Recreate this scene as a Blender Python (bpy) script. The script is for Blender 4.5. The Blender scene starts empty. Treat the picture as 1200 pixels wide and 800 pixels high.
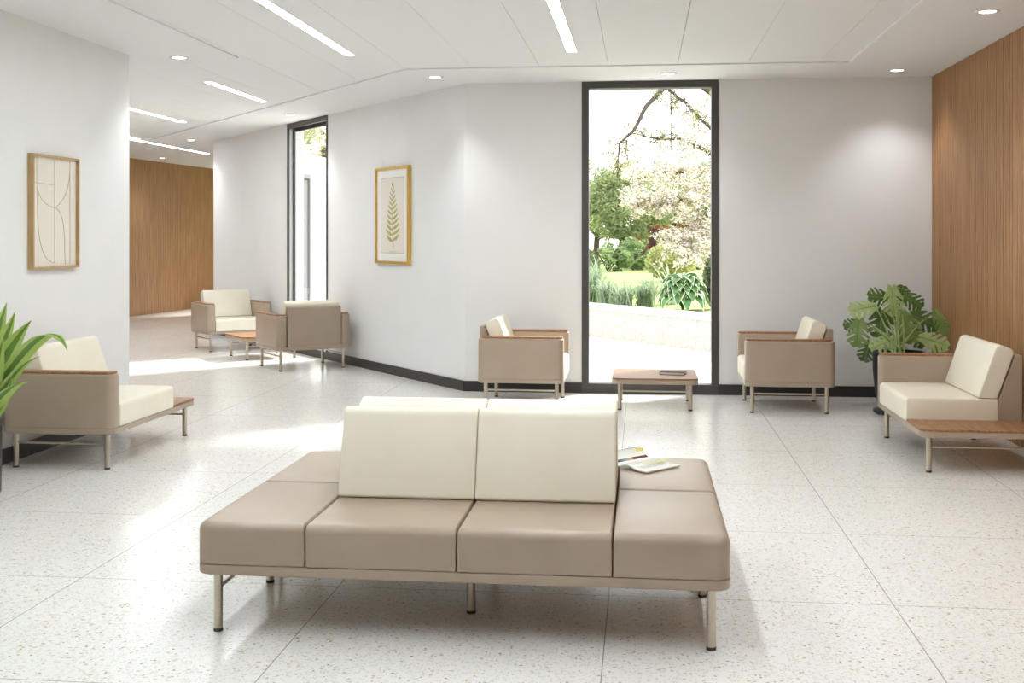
import bpy, bmesh, math, random
from math import sin, cos, pi, radians as R
from mathutils import Vector, Matrix, geometry
random.seed(7)
SC = bpy.context.scene
COL = SC.collection

# ------------------------------------------------------------------ camera, sky, sun, exposure
FPX = 1362.0
CAMH = 1.45
YAW = math.atan(152 / FPX)
cam_d = bpy.data.cameras.new('camera')
cam = bpy.data.objects.new('camera', cam_d)
COL.objects.link(cam)
cam.location = (0, 0, CAMH)
cam.rotation_euler = (R(90), 0, YAW)
cam_d.sensor_width = 36
cam_d.lens = FPX / 1200 * 36
cam_d.shift_y = -122 / 1200
cam_d.clip_start = 0.05
cam_d.clip_end = 400
SC.camera = cam

W = bpy.data.worlds.new('sky')
SC.world = W
W.use_nodes = True
bg = W.node_tree.nodes['Background']
bg.inputs[0].default_value = (0.95, 0.98, 1.0, 1)
bg.inputs[1].default_value = 2.7

sun_d = bpy.data.lights.new('sun', 'SUN')
sun_d.energy = 9.0
sun_d.angle = R(6.5)
sun_d.color = (1.0, 0.95, 0.88)
sun = bpy.data.objects.new('sun', sun_d)
COL.objects.link(sun)
_el = R(35)
_sd = Vector((0.67 * cos(_el), 0.74 * cos(_el), sin(_el)))
sun.rotation_euler = _sd.to_track_quat('Z', 'Y').to_euler()

vs = SC.view_settings
vs.view_transform = 'Standard'
vs.look = 'None'
vs.gamma = 1
vs.use_curve_mapping = False
vs.exposure = 0.05
SPOT_W = 36.0
STRIP_E = 39.0
SC.cycles.max_bounces = 10
SC.cycles.diffuse_bounces = 6
SC.cycles.transparent_max_bounces = 12
SC.cycles.caustics_reflective = False
SC.cycles.caustics_refractive = False

_FW = Vector((-sin(YAW), cos(YAW)))
_RT = Vector((cos(YAW), sin(YAW)))


def at(u, v, z=0.0):
    d = FPX * (CAMH - z) / (v - 278)
    p = _FW * d + _RT * ((u - 600) / FPX * d)
    return Vector((p.x, p.y, z))


def atd(u, v, d):
    p = _FW * d + _RT * ((u - 600) / FPX * d)
    return Vector((p.x, p.y, CAMH - (v - 278) / FPX * d))


# ------------------------------------------------------------------ materials
def srgb(r, g, b):
    f = lambda c: c / 12.92 if c <= 0.04045 else ((c + 0.055) / 1.055) ** 2.4
    return (f(r / 255), f(g / 255), f(b / 255), 1)


def mat(name, col, rough=0.5, metal=0.0, spec=0.5, coat=0.0):
    m = bpy.data.materials.new(name)
    m.use_nodes = True
    b = m.node_tree.nodes['Principled BSDF']
    b.inputs['Base Color'].default_value = col
    b.inputs['Roughness'].default_value = rough
    b.inputs['Metallic'].default_value = metal
    b.inputs['Specular IOR Level'].default_value = spec
    b.inputs['Coat Weight'].default_value = coat
    return m


def nodes(m):
    nt = m.node_tree
    b = nt.nodes['Principled BSDF']

    def N(t, **kw):
        n = nt.nodes.new(t)
        for k, v in kw.items():
            setattr(n, k, v)
        return n
    return nt, b, N, nt.links.new


def ramp(N, stops):
    r = N('ShaderNodeValToRGB')
    el = r.color_ramp.elements
    while len(el) < len(stops):
        el.new(0.5)
    for e, (p, c) in zip(el, stops):
        e.position = p
        e.color = c
    return r


def noise_mat(name, c1, c2, scale, rough=0.5, stretch=(1, 1, 1), bump=0.0, detail=4, metal=0.0, spec=0.5,
              lo=0.35, hi=0.65, bscale=None, dist=0.0):
    m = mat(name, c1, rough, metal, spec)
    nt, b, N, L = nodes(m)
    tc = N('ShaderNodeTexCoord')
    mp = N('ShaderNodeMapping')
    mp.inputs['Scale'].default_value = stretch
    L(tc.outputs['Object'], mp.inputs[0])
    nz = N('ShaderNodeTexNoise')
    nz.inputs['Scale'].default_value = scale
    nz.inputs['Detail'].default_value = detail
    nz.inputs['Distortion'].default_value = dist
    L(mp.outputs[0], nz.inputs[0])
    rp = ramp(N, [(lo, c1), (hi, c2)])
    L(nz.outputs[0], rp.inputs[0])
    L(rp.outputs[0], b.inputs['Base Color'])
    if bump:
        bp = N('ShaderNodeBump')
        bp.inputs['Strength'].default_value = bump
        bp.inputs['Distance'].default_value = 0.002
        if bscale:
            n2 = N('ShaderNodeTexNoise')
            n2.inputs['Scale'].default_value = bscale
            n2.inputs['Detail'].default_value = 3
            L(tc.outputs['Object'], n2.inputs[0])
            L(n2.outputs[0], bp.inputs['Height'])
        else:
            L(nz.outputs[0], bp.inputs['Height'])
        L(bp.outputs[0], b.inputs['Normal'])
    return m


def leaf_mat(name, c1, c2, scale=6.0, rough=0.4, trans=0.3):
    m = noise_mat(name, c1, c2, scale, rough)
    nt, b, N, L = nodes(m)
    tr = N('ShaderNodeBsdfTranslucent')
    tr.inputs[0].default_value = tuple(min(1, x * 1.2) for x in c2[:3]) + (1,)
    mx = N('ShaderNodeMixShader')
    mx.inputs[0].default_value = trans
    L(b.outputs[0], mx.inputs[1])
    L(tr.outputs[0], mx.inputs[2])
    L(mx.outputs[0], nt.nodes['Material Output'].inputs[0])
    return m


def emit(name, col, s):
    m = mat(name, col)
    b = m.node_tree.nodes['Principled BSDF']
    b.inputs['Emission Color'].default_value = col
    b.inputs['Emission Strength'].default_value = s
    return m


M = {}
M['wall'] = noise_mat('wall_paint', (0.79, 0.793, 0.793, 1), (0.805, 0.808, 0.808, 1), 3.0, 0.7, bump=0.05, bscale=300)
M['ceil'] = mat('ceiling_paint', (0.79, 0.80, 0.808, 1), 0.75)
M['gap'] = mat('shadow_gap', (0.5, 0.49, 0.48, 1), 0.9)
M['frame'] = mat('dark_window_frame', srgb(70, 67, 65), 0.45)
M['base'] = mat('black_skirting', srgb(48, 47, 47), 0.4)
M['taupe'] = noise_mat('taupe_leather', srgb(161, 144, 126), srgb(166, 149, 132), 4.0, 0.33, bump=0.08, bscale=420)
M['cream'] = noise_mat('cream_leather', srgb(228, 221, 202), srgb(232, 226, 209), 4.0, 0.45, bump=0.08, bscale=420)
M['steel'] = mat('satin_nickel', srgb(198, 189, 174), 0.3, 1.0)
M['rubber'] = mat('dark_rubber', srgb(52, 48, 44), 0.6)
M['wood'] = noise_mat('walnut_top', srgb(126, 86, 56), srgb(160, 116, 80), 2.2, 0.42, stretch=(2.5, 26, 26), detail=6, dist=0.4)
M['slat'] = noise_mat('slat_wood', srgb(156, 112, 70), srgb(186, 140, 94), 2.0, 0.45, stretch=(24, 24, 1.2), detail=5, dist=0.3)
M['slatback'] = mat('slat_backing', srgb(70, 44, 26), 0.7)
M['black'] = mat('black_planter', srgb(34, 34, 35), 0.4)
M['soil'] = noise_mat('potting_soil', srgb(40, 30, 24), srgb(66, 52, 42), 60, 0.95, bump=0.6)
M['gold'] = noise_mat('gold_frame', srgb(206, 166, 76), srgb(222, 184, 100), 8, 0.35, stretch=(12, 12, 1), metal=0.45)
M['oakframe'] = noise_mat('pale_oak_frame', srgb(172, 142, 98), srgb(186, 156, 112), 6, 0.4, stretch=(12, 12, 1))
M['mount'] = mat('picture_mount', srgb(238, 236, 232), 0.8)
M['paper'] = mat('print_paper', srgb(228, 222, 212), 0.85)
M['ink'] = mat('gold_ink', srgb(196, 186, 148), 0.6)
M['fernink'] = noise_mat('fern_ink', srgb(168, 156, 84), srgb(190, 176, 110), 20, 0.7)
M['greyline'] = mat('grey_print', srgb(190, 188, 184), 0.8)
M['led'] = emit('led_diffuser', (0.92, 0.975, 1.0, 1), STRIP_E)
M['ledspot'] = emit('spot_diffuser', (1, 0.98, 0.95, 1), 12.0)
M['rim'] = mat('spot_rim', srgb(214, 210, 204), 0.4)
M['white'] = mat('white_render', (0.8, 0.8, 0.79, 1), 0.8)
M['concrete'] = noise_mat('pale_concrete', (0.70, 0.70, 0.69, 1), (0.76, 0.755, 0.74, 1), 2.0, 0.85)
M['coping'] = mat('pale_stone_coping', (0.62, 0.63, 0.66, 1), 0.8)
M['page'] = mat('magazine_page', srgb(232, 232, 226), 0.6)
M['bookdark'] = mat('dark_brown_cover', srgb(64, 38, 36), 0.65, spec=.3)
M['bookcover'] = noise_mat('brown_cover_print', srgb(92, 60, 54), srgb(132, 100, 92), 14, 0.65)
M['yellow'] = mat('yellow_print', srgb(226, 214, 60), 0.6)
M['print'] = mat('grey_text_print', srgb(176, 176, 172), 0.7)


def glass_mat():
    m = bpy.data.materials.new('window_glass')
    m.use_nodes = True
    nt = m.node_tree
    nt.nodes.remove(nt.nodes['Principled BSDF'])
    t = nt.nodes.new('ShaderNodeBsdfTransparent')
    t.inputs[0].default_value = (0.97, 0.98, 0.975, 1)
    g = nt.nodes.new('ShaderNodeBsdfGlossy')
    g.inputs['Roughness'].default_value = 0.01
    lw = nt.nodes.new('ShaderNodeLayerWeight')
    lw.inputs[0].default_value = 0.5
    fr = nt.nodes.new('ShaderNodeMath')
    fr.operation = 'POWER'
    fr.inputs[1].default_value = 5.0
    nt.links.new(lw.outputs['Facing'], fr.inputs[0])
    mx = nt.nodes.new('ShaderNodeMixShader')
    nt.links.new(fr.outputs[0], mx.inputs[0])
    nt.links.new(t.outputs[0], mx.inputs[1])
    nt.links.new(g.outputs[0], mx.inputs[2])
    nt.links.new(mx.outputs[0], nt.nodes['Material Output'].inputs[0])
    return m


M['glass'] = glass_mat()


def floor_mat():
    m = mat('terrazzo', (0.75, 0.74, 0.7, 1), 0.2, spec=0.38)
    nt, b, N, L = nodes(m)
    tc = N('ShaderNodeTexCoord')
    base = (0.80, 0.79, 0.765, 1)

    def specks(scale, thr, size, c, prev, seed):
        mp = N('ShaderNodeMapping')
        mp.inputs['Location'].default_value = (seed, seed * 2.3, 0)
        L(tc.outputs['Object'], mp.inputs[0])
        nz = N('ShaderNodeTexNoise')
        nz.inputs['Scale'].default_value = scale * 0.9
        L(mp.outputs[0], nz.inputs[0])
        ad = N('ShaderNodeVectorMath', operation='MULTIPLY_ADD')
        ad.inputs[1].default_value = (0.9 / scale,) * 3
        L(nz.outputs['Color'], ad.inputs[0])
        L(mp.outputs[0], ad.inputs[2])
        vo = N('ShaderNodeTexVoronoi')
        vo.inputs['Scale'].default_value = scale
        L(ad.outputs[0], vo.inputs[0])
        near = N('ShaderNodeMath', operation='LESS_THAN')
        near.inputs[1].default_value = size
        L(vo.outputs['Distance'], near.inputs[0])
        sp = N('ShaderNodeSeparateColor')
        L(vo.outputs['Color'], sp.inputs[0])
        pick = N('ShaderNodeMath', operation='GREATER_THAN')
        pick.inputs[1].default_value = thr
        L(sp.outputs[0], pick.inputs[0])
        mu = N('ShaderNodeMath', operation='MULTIPLY')
        L(near.outputs[0], mu.inputs[0])
        L(pick.outputs[0], mu.inputs[1])
        mx = N('ShaderNodeMix', data_type='RGBA')
        L(mu.outputs[0], mx.inputs[0])
        if isinstance(prev, tuple):
            mx.inputs[6].default_value = prev
        else:
            L(prev, mx.inputs[6])
        mx.inputs[7].default_value = c
        return mx.outputs[2]
    c = specks(70, 0.55, 0.42, srgb(217, 214, 207), base, 1.3)
    c = specks(95, 0.72, 0.40, srgb(206, 203, 197), c, 7.7)
    c = specks(48, 0.86, 0.33, srgb(206, 188, 160), c, 3.1)
    c = specks(60, 0.94, 0.33, srgb(170, 152, 132), c, 5.9)
    c = specks(40, 0.8, 0.4, srgb(234, 232, 226), c, 9.4)
    sep = N('ShaderNodeSeparateXYZ')
    L(tc.outputs['Object'], sep.inputs[0])

    def groove(out, off, pitch, w):
        a = N('ShaderNodeMath', operation='SUBTRACT')
        a.inputs[1].default_value = off - pitch / 2
        L(out, a.inputs[0])
        p = N('ShaderNodeMath', operation='FLOORED_MODULO')
        p.inputs[1].default_value = pitch
        L(a.outputs[0], p.inputs[0])
        s = N('ShaderNodeMath', operation='SUBTRACT')
        s.inputs[1].default_value = pitch / 2
        L(p.outputs[0], s.inputs[0])
        ab = N('ShaderNodeMath', operation='ABSOLUTE')
        L(s.outputs[0], ab.inputs[0])
        lt = N('ShaderNodeMath', operation='LESS_THAN')
        lt.inputs[1].default_value = w
        L(ab.outputs[0], lt.inputs[0])
        return lt.outputs[0]
    gx = groove(sep.outputs[0], -0.1325, 1.12, 0.0022)
    gy = groove(sep.outputs[1], 4.72, 1.108, 0.0022)
    g = N('ShaderNodeMath', operation='MAXIMUM')
    L(gx, g.inputs[0])
    L(gy, g.inputs[1])
    mx = N('ShaderNodeMix', data_type='RGBA')
    L(g.outputs[0], mx.inputs[0])
    L(c, mx.inputs[6])
    mx.inputs[7].default_value = srgb(158, 156, 152)
    L(mx.outputs[2], b.inputs['Base Color'])
    return m


M['floor'] = floor_mat()


def stone_mat():
    m = mat('rough_stone', (0.6, 0.56, 0.5, 1), 0.9)
    nt, b, N, L = nodes(m)
    tc = N('ShaderNodeTexCoord')
    vo = N('ShaderNodeTexVoronoi', feature='DISTANCE_TO_EDGE')
    vo.inputs['Scale'].default_value = 8.0
    L(tc.outputs['Object'], vo.inputs[0])
    rp = ramp(N, [(0.0, (0.42, 0.34, 0.29, 1)), (0.05, (0.52, 0.48, 0.44, 1))])
    L(vo.outputs['Distance'], rp.inputs[0])
    L(rp.outputs[0], b.inputs['Base Color'])
    bp = N('ShaderNodeBump')
    bp.inputs['Strength'].default_value = 0.8
    bp.inputs['Distance'].default_value = 0.04
    L(vo.outputs['Distance'], bp.inputs['Height'])
    L(bp.outputs[0], b.inputs['Normal'])
    return m


M['stone'] = stone_mat()

# ------------------------------------------------------------------ mesh helpers


class MB:
    def __init__(self):
        self.v, self.f, self.mi = [], [], []

    def add(self, verts, faces, mi=0):
        o = len(self.v)
        self.v += [tuple(p) for p in verts]
        self.f += [tuple(i + o for i in f) for f in faces]
        self.mi += [mi] * len(faces)
        return self

    def box(self, x0, x1, y0, y1, z0, z1, fr=None, mi=0):
        p = [(x, y, z) for z in (z0, z1) for y in (y0, y1) for x in (x0, x1)]
        if fr:
            p = [fr(*q) for q in p]
        return self.add(p, [(0, 2, 3, 1), (4, 5, 7, 6), (0, 1, 5, 4), (2, 6, 7, 3), (0, 4, 6, 2), (1, 3, 7, 5)], mi)

    def tube(self, pts, rad, n=12, mi=0, cap=True):
        pts = [Vector(p) for p in pts]
        rs = rad if isinstance(rad, (list, tuple)) else [rad] * len(pts)
        vs_, fs = [], []
        ref = None
        for i, p in enumerate(pts):
            t = (pts[min(i + 1, len(pts) - 1)] - pts[max(i - 1, 0)]).normalized()
            if ref is None:
                ref = t.orthogonal().normalized()
            a = (ref - t * ref.dot(t))
            a = a.normalized() if a.length > 1e-6 else t.orthogonal().normalized()
            ref = a
            b_ = t.cross(a)
            for k in range(n):
                q = 2 * pi * k / n
                vs_.append(p + (a * cos(q) + b_ * sin(q)) * rs[i])
        for i in range(len(pts) - 1):
            for k in range(n):
                k2 = (k + 1) % n
                fs.append((i * n + k, i * n + k2, (i + 1) * n + k2, (i + 1) * n + k))
        if cap:
            fs.append(tuple(range(n - 1, -1, -1)))
            fs.append(tuple((len(pts) - 1) * n + k for k in range(n)))
        return self.add(vs_, fs, mi)

    def lathe(self, prof, n=40, c=(0, 0, 0), mi=0):
        vs_, fs = [], []
        for r, z in prof:
            for k in range(n):
                a = 2 * pi * k / n
                vs_.append((c[0] + r * cos(a), c[1] + r * sin(a), c[2] + z))
        for i in range(len(prof) - 1):
            for k in range(n):
                k2 = (k + 1) % n
                fs.append((i * n + k, i * n + k2, (i + 1) * n + k2, (i + 1) * n + k))
        return self.add(vs_, fs, mi)

    def rprism(self, poly, rad, h0, h1, e0, e1, fr=None, wt=None, n=6, ne=5, mi=0):
        """convex CCW polygon with rounded corners, extruded h0..h1 with rounded rims e0 / e1"""
        m = len(poly)
        rad = rad if isinstance(rad, (list, tuple)) else [rad] * m
        wt = wt or [1.0] * m
        P = [Vector(p) for p in poly]

        def ring(i):
            lines = []
            for k in range(m):
                a, b_ = P[k], P[(k + 1) % m]
                d = (b_ - a).normalized()
                nrm = Vector((-d.y, d.x))
                lines.append((a + nrm * i * wt[k], d))
            out = []
            for k in range(m):
                (a, d), (b_, e) = lines[k - 1], lines[k]
                den = d.x * e.y - d.y * e.x
                t = ((b_.x - a.x) * e.y - (b_.y - a.y) * e.x) / den
                c = a + d * t
                r = max(rad[k] - i * max(wt[k - 1], wt[k]), 0.0012)
                ang = math.acos(max(-1, min(1, (-d).dot(e))))
                tl = r / math.tan(ang / 2)
                p0, p1 = c - d * tl, c + e * tl
                ctr = p0 + Vector((-d.y, d.x)) * r
                a0 = math.atan2(p0.y - ctr.y, p0.x - ctr.x)
                da = math.atan2(p1.y - ctr.y, p1.x - ctr.x) - a0
                while da < -1e-6:
                    da += 2 * pi
                for j in range(n + 1):
                    q = a0 + da * j / n
                    out.append((ctr.x + r * cos(q), ctr.y + r * sin(q)))
            return out
        rows = []
        if e0 > 0:
            for j in range(ne + 1):
                q = pi / 2 * j / ne
                rows.append((h0 + e0 * (1 - sin(q)), e0 * (1 - cos(q))))
            rows.reverse()
            rows = [(h0 + e0 - e0 * sin(pi / 2 * j / ne), e0 * (1 - cos(pi / 2 * j / ne))) for j in range(ne, -1, -1)]
        else:
            rows.append((h0, 0))
        if e1 > 0:
            rows += [(h1 - e1 + e1 * sin(pi / 2 * j / ne), e1 * (1 - cos(pi / 2 * j / ne))) for j in range(0, ne + 1)]
        else:
            rows.append((h1, 0))
        fr = fr or (lambda a, b_, h: (a, b_, h))
        vs_, fs = [], []
        cnt = m * (n + 1)
        for h, i in rows:
            vs_ += [fr(a, b_, h) for a, b_ in ring(i)]
        for r_ in range(len(rows) - 1):
            for k in range(cnt):
                k2 = (k + 1) % cnt
                fs.append((r_ * cnt + k, r_ * cnt + k2, (r_ + 1) * cnt + k2, (r_ + 1) * cnt + k))
        fs.append(tuple(range(cnt - 1, -1, -1)))
        fs.append(tuple((len(rows) - 1) * cnt + k for k in range(cnt)))
        return self.add(vs_, fs, mi)

    def ribbon(self, pts, wid, side, fold=0.0, mi=0, nt=4):
        """strap leaf: centreline pts, half widths, side vector, V fold"""
        pts = [Vector(p) for p in pts]
        vs_, fs = [], []
        for i, p in enumerate(pts):
            t = (pts[min(i + 1, len(pts) - 1)] - pts[max(i - 1, 0)]).normalized()
            s = (Vector(side) - t * Vector(side).dot(t)).normalized()
            u = s.cross(t)
            for k in range(nt + 1):
                x = 2 * k / nt - 1
                vs_.append(p + s * (x * wid[i]) + u * (abs(x) * wid[i] * fold))
        for i in range(len(pts) - 1):
            for k in range(nt):
                a = i * (nt + 1) + k
                fs.append((a, a + 1, a + nt + 2, a + nt + 1))
        return self.add(vs_, fs, mi)

    def build(self, name, mats, parent=None, smooth=True, angle=35):
        me = bpy.data.meshes.new(name)
        me.from_pydata(self.v, [], self.f)
        for mm in (mats if isinstance(mats, (list, tuple)) else [mats]):
            me.materials.append(mm)
        if any(self.mi):
            me.polygons.foreach_set('material_index', self.mi)
        bm = bmesh.new()
        bm.from_mesh(me)
        if len(self.f) < 20000:
            bmesh.ops.recalc_face_normals(bm, faces=bm.faces)
        bm.to_mesh(me)
        bm.free()
        if smooth:
            me.shade_smooth()
            me.set_sharp_from_angle(angle=R(angle))
        o = bpy.data.objects.new(name, me)
        COL.objects.link(o)
        if parent:
            o.parent = parent
        return o


def tag(o, label=None, cat=None, group=None, kind=None):
    if label:
        o['label'] = label
    if cat:
        o['category'] = cat
    if group:
        o['group'] = group
    if kind:
        o['kind'] = kind
    return o


def thing(name, label, cat, loc=(0, 0, 0), rz=0.0, group=None):
    o = bpy.data.objects.new(name, None)
    o.empty_display_size = 0.1
    COL.objects.link(o)
    o.location = loc
    o.rotation_euler = (0, 0, rz)
    return tag(o, label, cat, group)


def copy_tree(o, parent=None):
    c = o.copy()
    COL.objects.link(c)
    if parent:
        c.parent = parent
    for ch in list(o.children):
        copy_tree(ch, c)
    return c


def structure(o, label, cat):
    return tag(o, label, cat, kind='structure')


def rect(x0, x1, y0, y1):
    return [(x0, y0), (x1, y0), (x1, y1), (x0, y1)]


# ------------------------------------------------------------------ the room
CZ = 2.9
XL, XR, YB = -4.06, 2.605, 10.85
AO = Vector((-1.66, 10.85))                 # where the angled wall leaves the back wall
AW = Vector((-0.6157, 0.788))
AN = Vector((0.788, 0.6157))


def ang(t, n, z):
    p = AO + AW * t + AN * n
    return (p.x, p.y, z)


AEND = 7.75
HX = (AO + AW * AEND).x                     # hall right wall
HY = (AO + AW * AEND).y

fl = MB()
out = [(-4.3, -3.7), (2.85, -3.7), (2.85, 11.07), (-1.55, 11.07), (HX + .22, HY + .1), (HX + .22, 27.2), (-10.4, 27.2),
       (-10.4, 8.62), (-4.3, 8.62)]


def flat(poly, z, holes=()):
    lists = [[Vector((x, y, 0)) for x, y in poly]] + [[Vector((x, y, 0)) for x, y in h] for h in holes]
    tri = geometry.tessellate_polygon(lists)
    pts = [p for l in lists for p in l]
    return [(p.x, p.y, z) for p in pts], [tuple(t) for t in tri]


fl.add(*flat(out, 0.0))
floor = fl.build('floor', M['floor'], smooth=False)
structure(floor, 'white speckled terrazzo floor in large square tiles', 'floor')

# ceiling: painted border with a field of narrow boards set slightly up into it
field = [(-3.25, -3.3), (1.71, -3.3), (1.71, 9.9), (-2.03, 9.9), (-7.17, 16.48), (-8.1, 16.48), (-8.1, 9.12), (-3.25, 9.12)]
cb = MB()
cb.add(*flat(out, CZ, [field]))
for i in range(len(field)):
    a, b_ = field[i], field[(i + 1) % len(field)]
    cb.add([(a[0], a[1], CZ), (b_[0], b_[1], CZ), (b_[0], b_[1], CZ + .03), (a[0], a[1], CZ + .03)], [(0, 1, 2, 3)])
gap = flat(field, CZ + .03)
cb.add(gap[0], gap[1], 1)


def clipx(poly, x, keep_gt):
    res = []
    for i in range(len(poly)):
        a, b_ = poly[i], poly[(i + 1) % len(poly)]
        ia = (a[0] > x) == keep_gt
        ib = (b_[0] > x) == keep_gt
        if ia:
            res.append(a)
        if ia != ib:
            t = (x - a[0]) / (b_[0] - a[0])
            res.append((x, a[1] + t * (b_[1] - a[1])))
    return res


x = -0.283 - .584 * 14
while x < 1.8:
    pl = clipx(clipx(field, x + .0015, True), x + .584 - .0015, False)
    if len(pl) > 2:
        # pull boards a little off the border
        pts, tris = flat(pl, CZ + .012)
        cb.add(pts, tris)
        for i in range(len(pl)):
            a, b_ = pl[i], pl[(i + 1) % len(pl)]
            cb.add([(a[0], a[1], CZ + .012), (b_[0], b_[1], CZ + .012), (b_[0], b_[1], CZ + .03), (a[0], a[1], CZ + .03)], [(0, 1, 2, 3)])
    x += .584
ceil = cb.build('ceiling', [M['ceil'], M['gap']], smooth=False)
structure(ceil, 'off-white ceiling with a field of narrow boards inside a plain border', 'ceiling')
rb = MB()
p_, t_ = flat(out, CZ + .06)
rb.add(p_, t_)
p_, t_ = flat(out, CZ + .12)
rb.add(p_, t_)
for i in range(len(out)):
    a, b_ = out[i], out[(i + 1) % len(out)]
    rb.add([(a[0], a[1], CZ + .0), (b_[0], b_[1], CZ + .0), (b_[0], b_[1], CZ + .12), (a[0], a[1], CZ + .12)], [(0, 1, 2, 3)])
structure(rb.build('trim_1', M['white'], smooth=False), 'white flat roof edge above the walls outside', 'roof')

WX0, WX1, WY0, WY1 = -0.556, 0.703, YB, YB + .24   # tall window in the back wall
w = MB()
w.box(AO.x, WX0, YB, YB + .22, 0, CZ)
w.box(WX1, 2.83, YB, YB + .22, 0, CZ)
structure(w.build('wall_back', M['wall'], smooth=False), 'pale grey back wall either side of the tall window', 'wall')
T0, T1 = 3.317, 4.638
w = MB()
w.box(0, T0, 0, .22, 0, CZ, ang)
w.box(T1, AEND, 0, .22, 0, CZ, ang)
structure(w.build('wall_angled', M['wall'], smooth=False), 'pale grey wall running off at an angle with the fern print', 'wall')
w = MB()
w.box(HX, HX + .22, HY, 22.8, 0, CZ)
w.box(HX, HX + .22, 25.4, 27.2, 0, CZ)
w.box(HX, HX + .22, 22.8, 25.4, 2.8, CZ)
structure(w.build('wall_hall', M['white'], smooth=False), 'white wall of the hall wing seen outside through the narrow window', 'wall')
w = MB()
w.box(-10.4, XL, 8.62, 8.87, 0, CZ)
w.box(XL - .24, XL, -3.7, 8.62, 0, CZ)
structure(w.build('wall_left', M['wall'], smooth=False), 'pale grey left wall with the line drawing', 'wall')
w = MB()
w.box(-10.4, HX, 27.0, 27.2, 0, CZ)
structure(w.build('wall_end', M['wall'], smooth=False), 'pale wall at the far end of the hall', 'wall')

# slatted timber wall on the right: real slats on a dark board
w = MB()
w.box(XR + .02, 2.85, -3.7, YB, 0, CZ, mi=1)
y = YB - .012
while y > -3.4:
    w.box(XR - .004, XR + .02, y - .036, y, 0.0, CZ - .002)
    y -= .0535
w.box(XR - .004, XR + .02, -3.5, y, 0, CZ - .002)
structure(w.build('wall_right', [M['slat'], M['slatback']], smooth=False), 'brown vertical timber slat wall on the right', 'wall')
# far timber wall
fa, fb = Vector((-9.47, 18.0)), Vector((-8.76, 27.0))
fd = (fb - fa).normalized()
fn = Vector((fd.y, -fd.x))
w = MB()


def farw(s, n, z):
    p = fa + fd * s + fn * n
    return (p.x, p.y, z)


L_ = (fb - fa).length
w.box(-9.5, L_, -.2, -.02, 0, CZ, farw, 1)
s = -9.4
while s < L_:
    w.box(s, s + .046, -.02, 0, 0.0, CZ - .002, farw)
    s += .0535
structure(w.build('wall_far', [M['slat'], M['slatback']], smooth=False), 'brown timber slat wall at the end of the hall on the left', 'wall')


def baseboard(name, label, boxes):
    m_ = MB()
    for b_ in boxes:
        m_.box(*b_)
    structure(m_.build(name, M['base'], smooth=False), label, 'baseboard')


baseboard('baseboard_back', 'black skirting along the foot of the back wall',
          [(AO.x, WX0, YB - .014, YB, 0, .097), (WX1, XR, YB - .014, YB, 0, .097)])
baseboard('baseboard_left', 'black skirting along the foot of the left wall', [(XL, XL + .014, -3.6, 8.87, 0, .097)])
baseboard('baseboard_angled', 'black skirting along the foot of the angled wall',
          [(0, T0, -.014, 0, 0, .097, ang), (T1, AEND, -.014, 0, 0, .097, ang)])


def window(name, label, fr, a0, a1, top, bars, depth=.13, fw=.065, bot=.09, inner=False):
    """fr(a, n, z): a along the wall, n outward"""
    m_ = MB()
    m_.box(a0, a0 + fw, -.012, depth, 0, top, fr)
    m_.box(a1 - fw, a1, -.012, depth, 0, top, fr)
    m_.box(a0 + fw, a1 - fw, -.012, depth, top - fw, top, fr)
    m_.box(a0 + fw, a1 - fw, -.012, depth, 0, bot, fr)
    if inner:
        iw = .045
        for (b0, b1, c0, c1) in ((a0 + fw, a0 + fw + iw, bot, top - fw), (a1 - fw - iw, a1 - fw, bot, top - fw),
                                 (a0 + fw + iw, a1 - fw - iw, top - fw - iw, top - fw), (a0 + fw + iw, a1 - fw - iw, bot, bot + iw)):
            m_.box(b0, b1, depth * .45, depth * .9, c0, c1, fr)
    for b_ in bars:
        m_.box(b_ - .03, b_ + .03, 0, depth, bot, top - fw, fr)
    o = m_.build(name, M['frame'], smooth=False)
    structure(o, label, 'window')
    g = MB()
    g.box(a0 + fw - .01, a1 - fw + .01, depth * .55, depth * .55 + .008, bot - .01, top - fw + .01, fr)
    g.build('glass_pane', M['glass'], o, smooth=False)
    return o


window('window_1', 'tall dark-framed window in the back wall looking onto the garden',
       lambda a, n, z: (a, YB + n, z), WX0, WX1, CZ, [], inner=False)
m_ = MB()
for (b0, b1, c0, c1, n0, n1) in ((T0, T0 + .03, 0, CZ, -.012, .015), (T1 - .03, T1, 0, CZ, -.012, .015), (T0 + .03, T1 - .03, CZ - .06, CZ, -.012, .03),
                                 (T0 + .035, T1 - .035, 0, .09, -.012, .2),
                                 (T0, T0 + .03, .09, CZ, .07, .095), (T1 - .03, T1, .09, CZ, .07, .095), (T0 + .03, T1 - .03, CZ - .1, CZ, .07, .095)):
    m_.box(b0, b1, n0, n1, c0, c1, ang)
m_.box(T0, T1, .015, .07, CZ - .02, CZ, ang)
w2 = structure(m_.build('window_2', M['frame'], smooth=False), 'narrow dark-framed window in the angled wall', 'window')
m_ = MB()
m_.box(T0 + .02, T1 - .02, .08, .088, .08, CZ - .09, ang)
m_.build('glass_pane', M['glass'], w2, smooth=False)
window('window_3', 'narrow window in the hall wing seen from outside', lambda a, n, z: (HX + .05 + n, a, z), 22.8, 25.4, 2.8, [], depth=.1, fw=.06)
sl = MB()
_a = (356 - 600) / FPX
_ys = (HX + .22) * (_FW.y + _a * _RT.y) / (_FW.x + _a * _RT.x)
sl.box(HX + .18, HX + .27, _ys - .30, _ys - .22, 0, 2.62)
sl.box(HX + .18, HX + .27, _ys + .22, _ys + .30, 0, 2.62)
sl.box(HX + .18, HX + .27, _ys - .22, _ys + .22, 2.54, 2.62)
sl.box(HX + .215, HX + .235, _ys - .22, _ys + .22, 0, 2.54)
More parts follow.
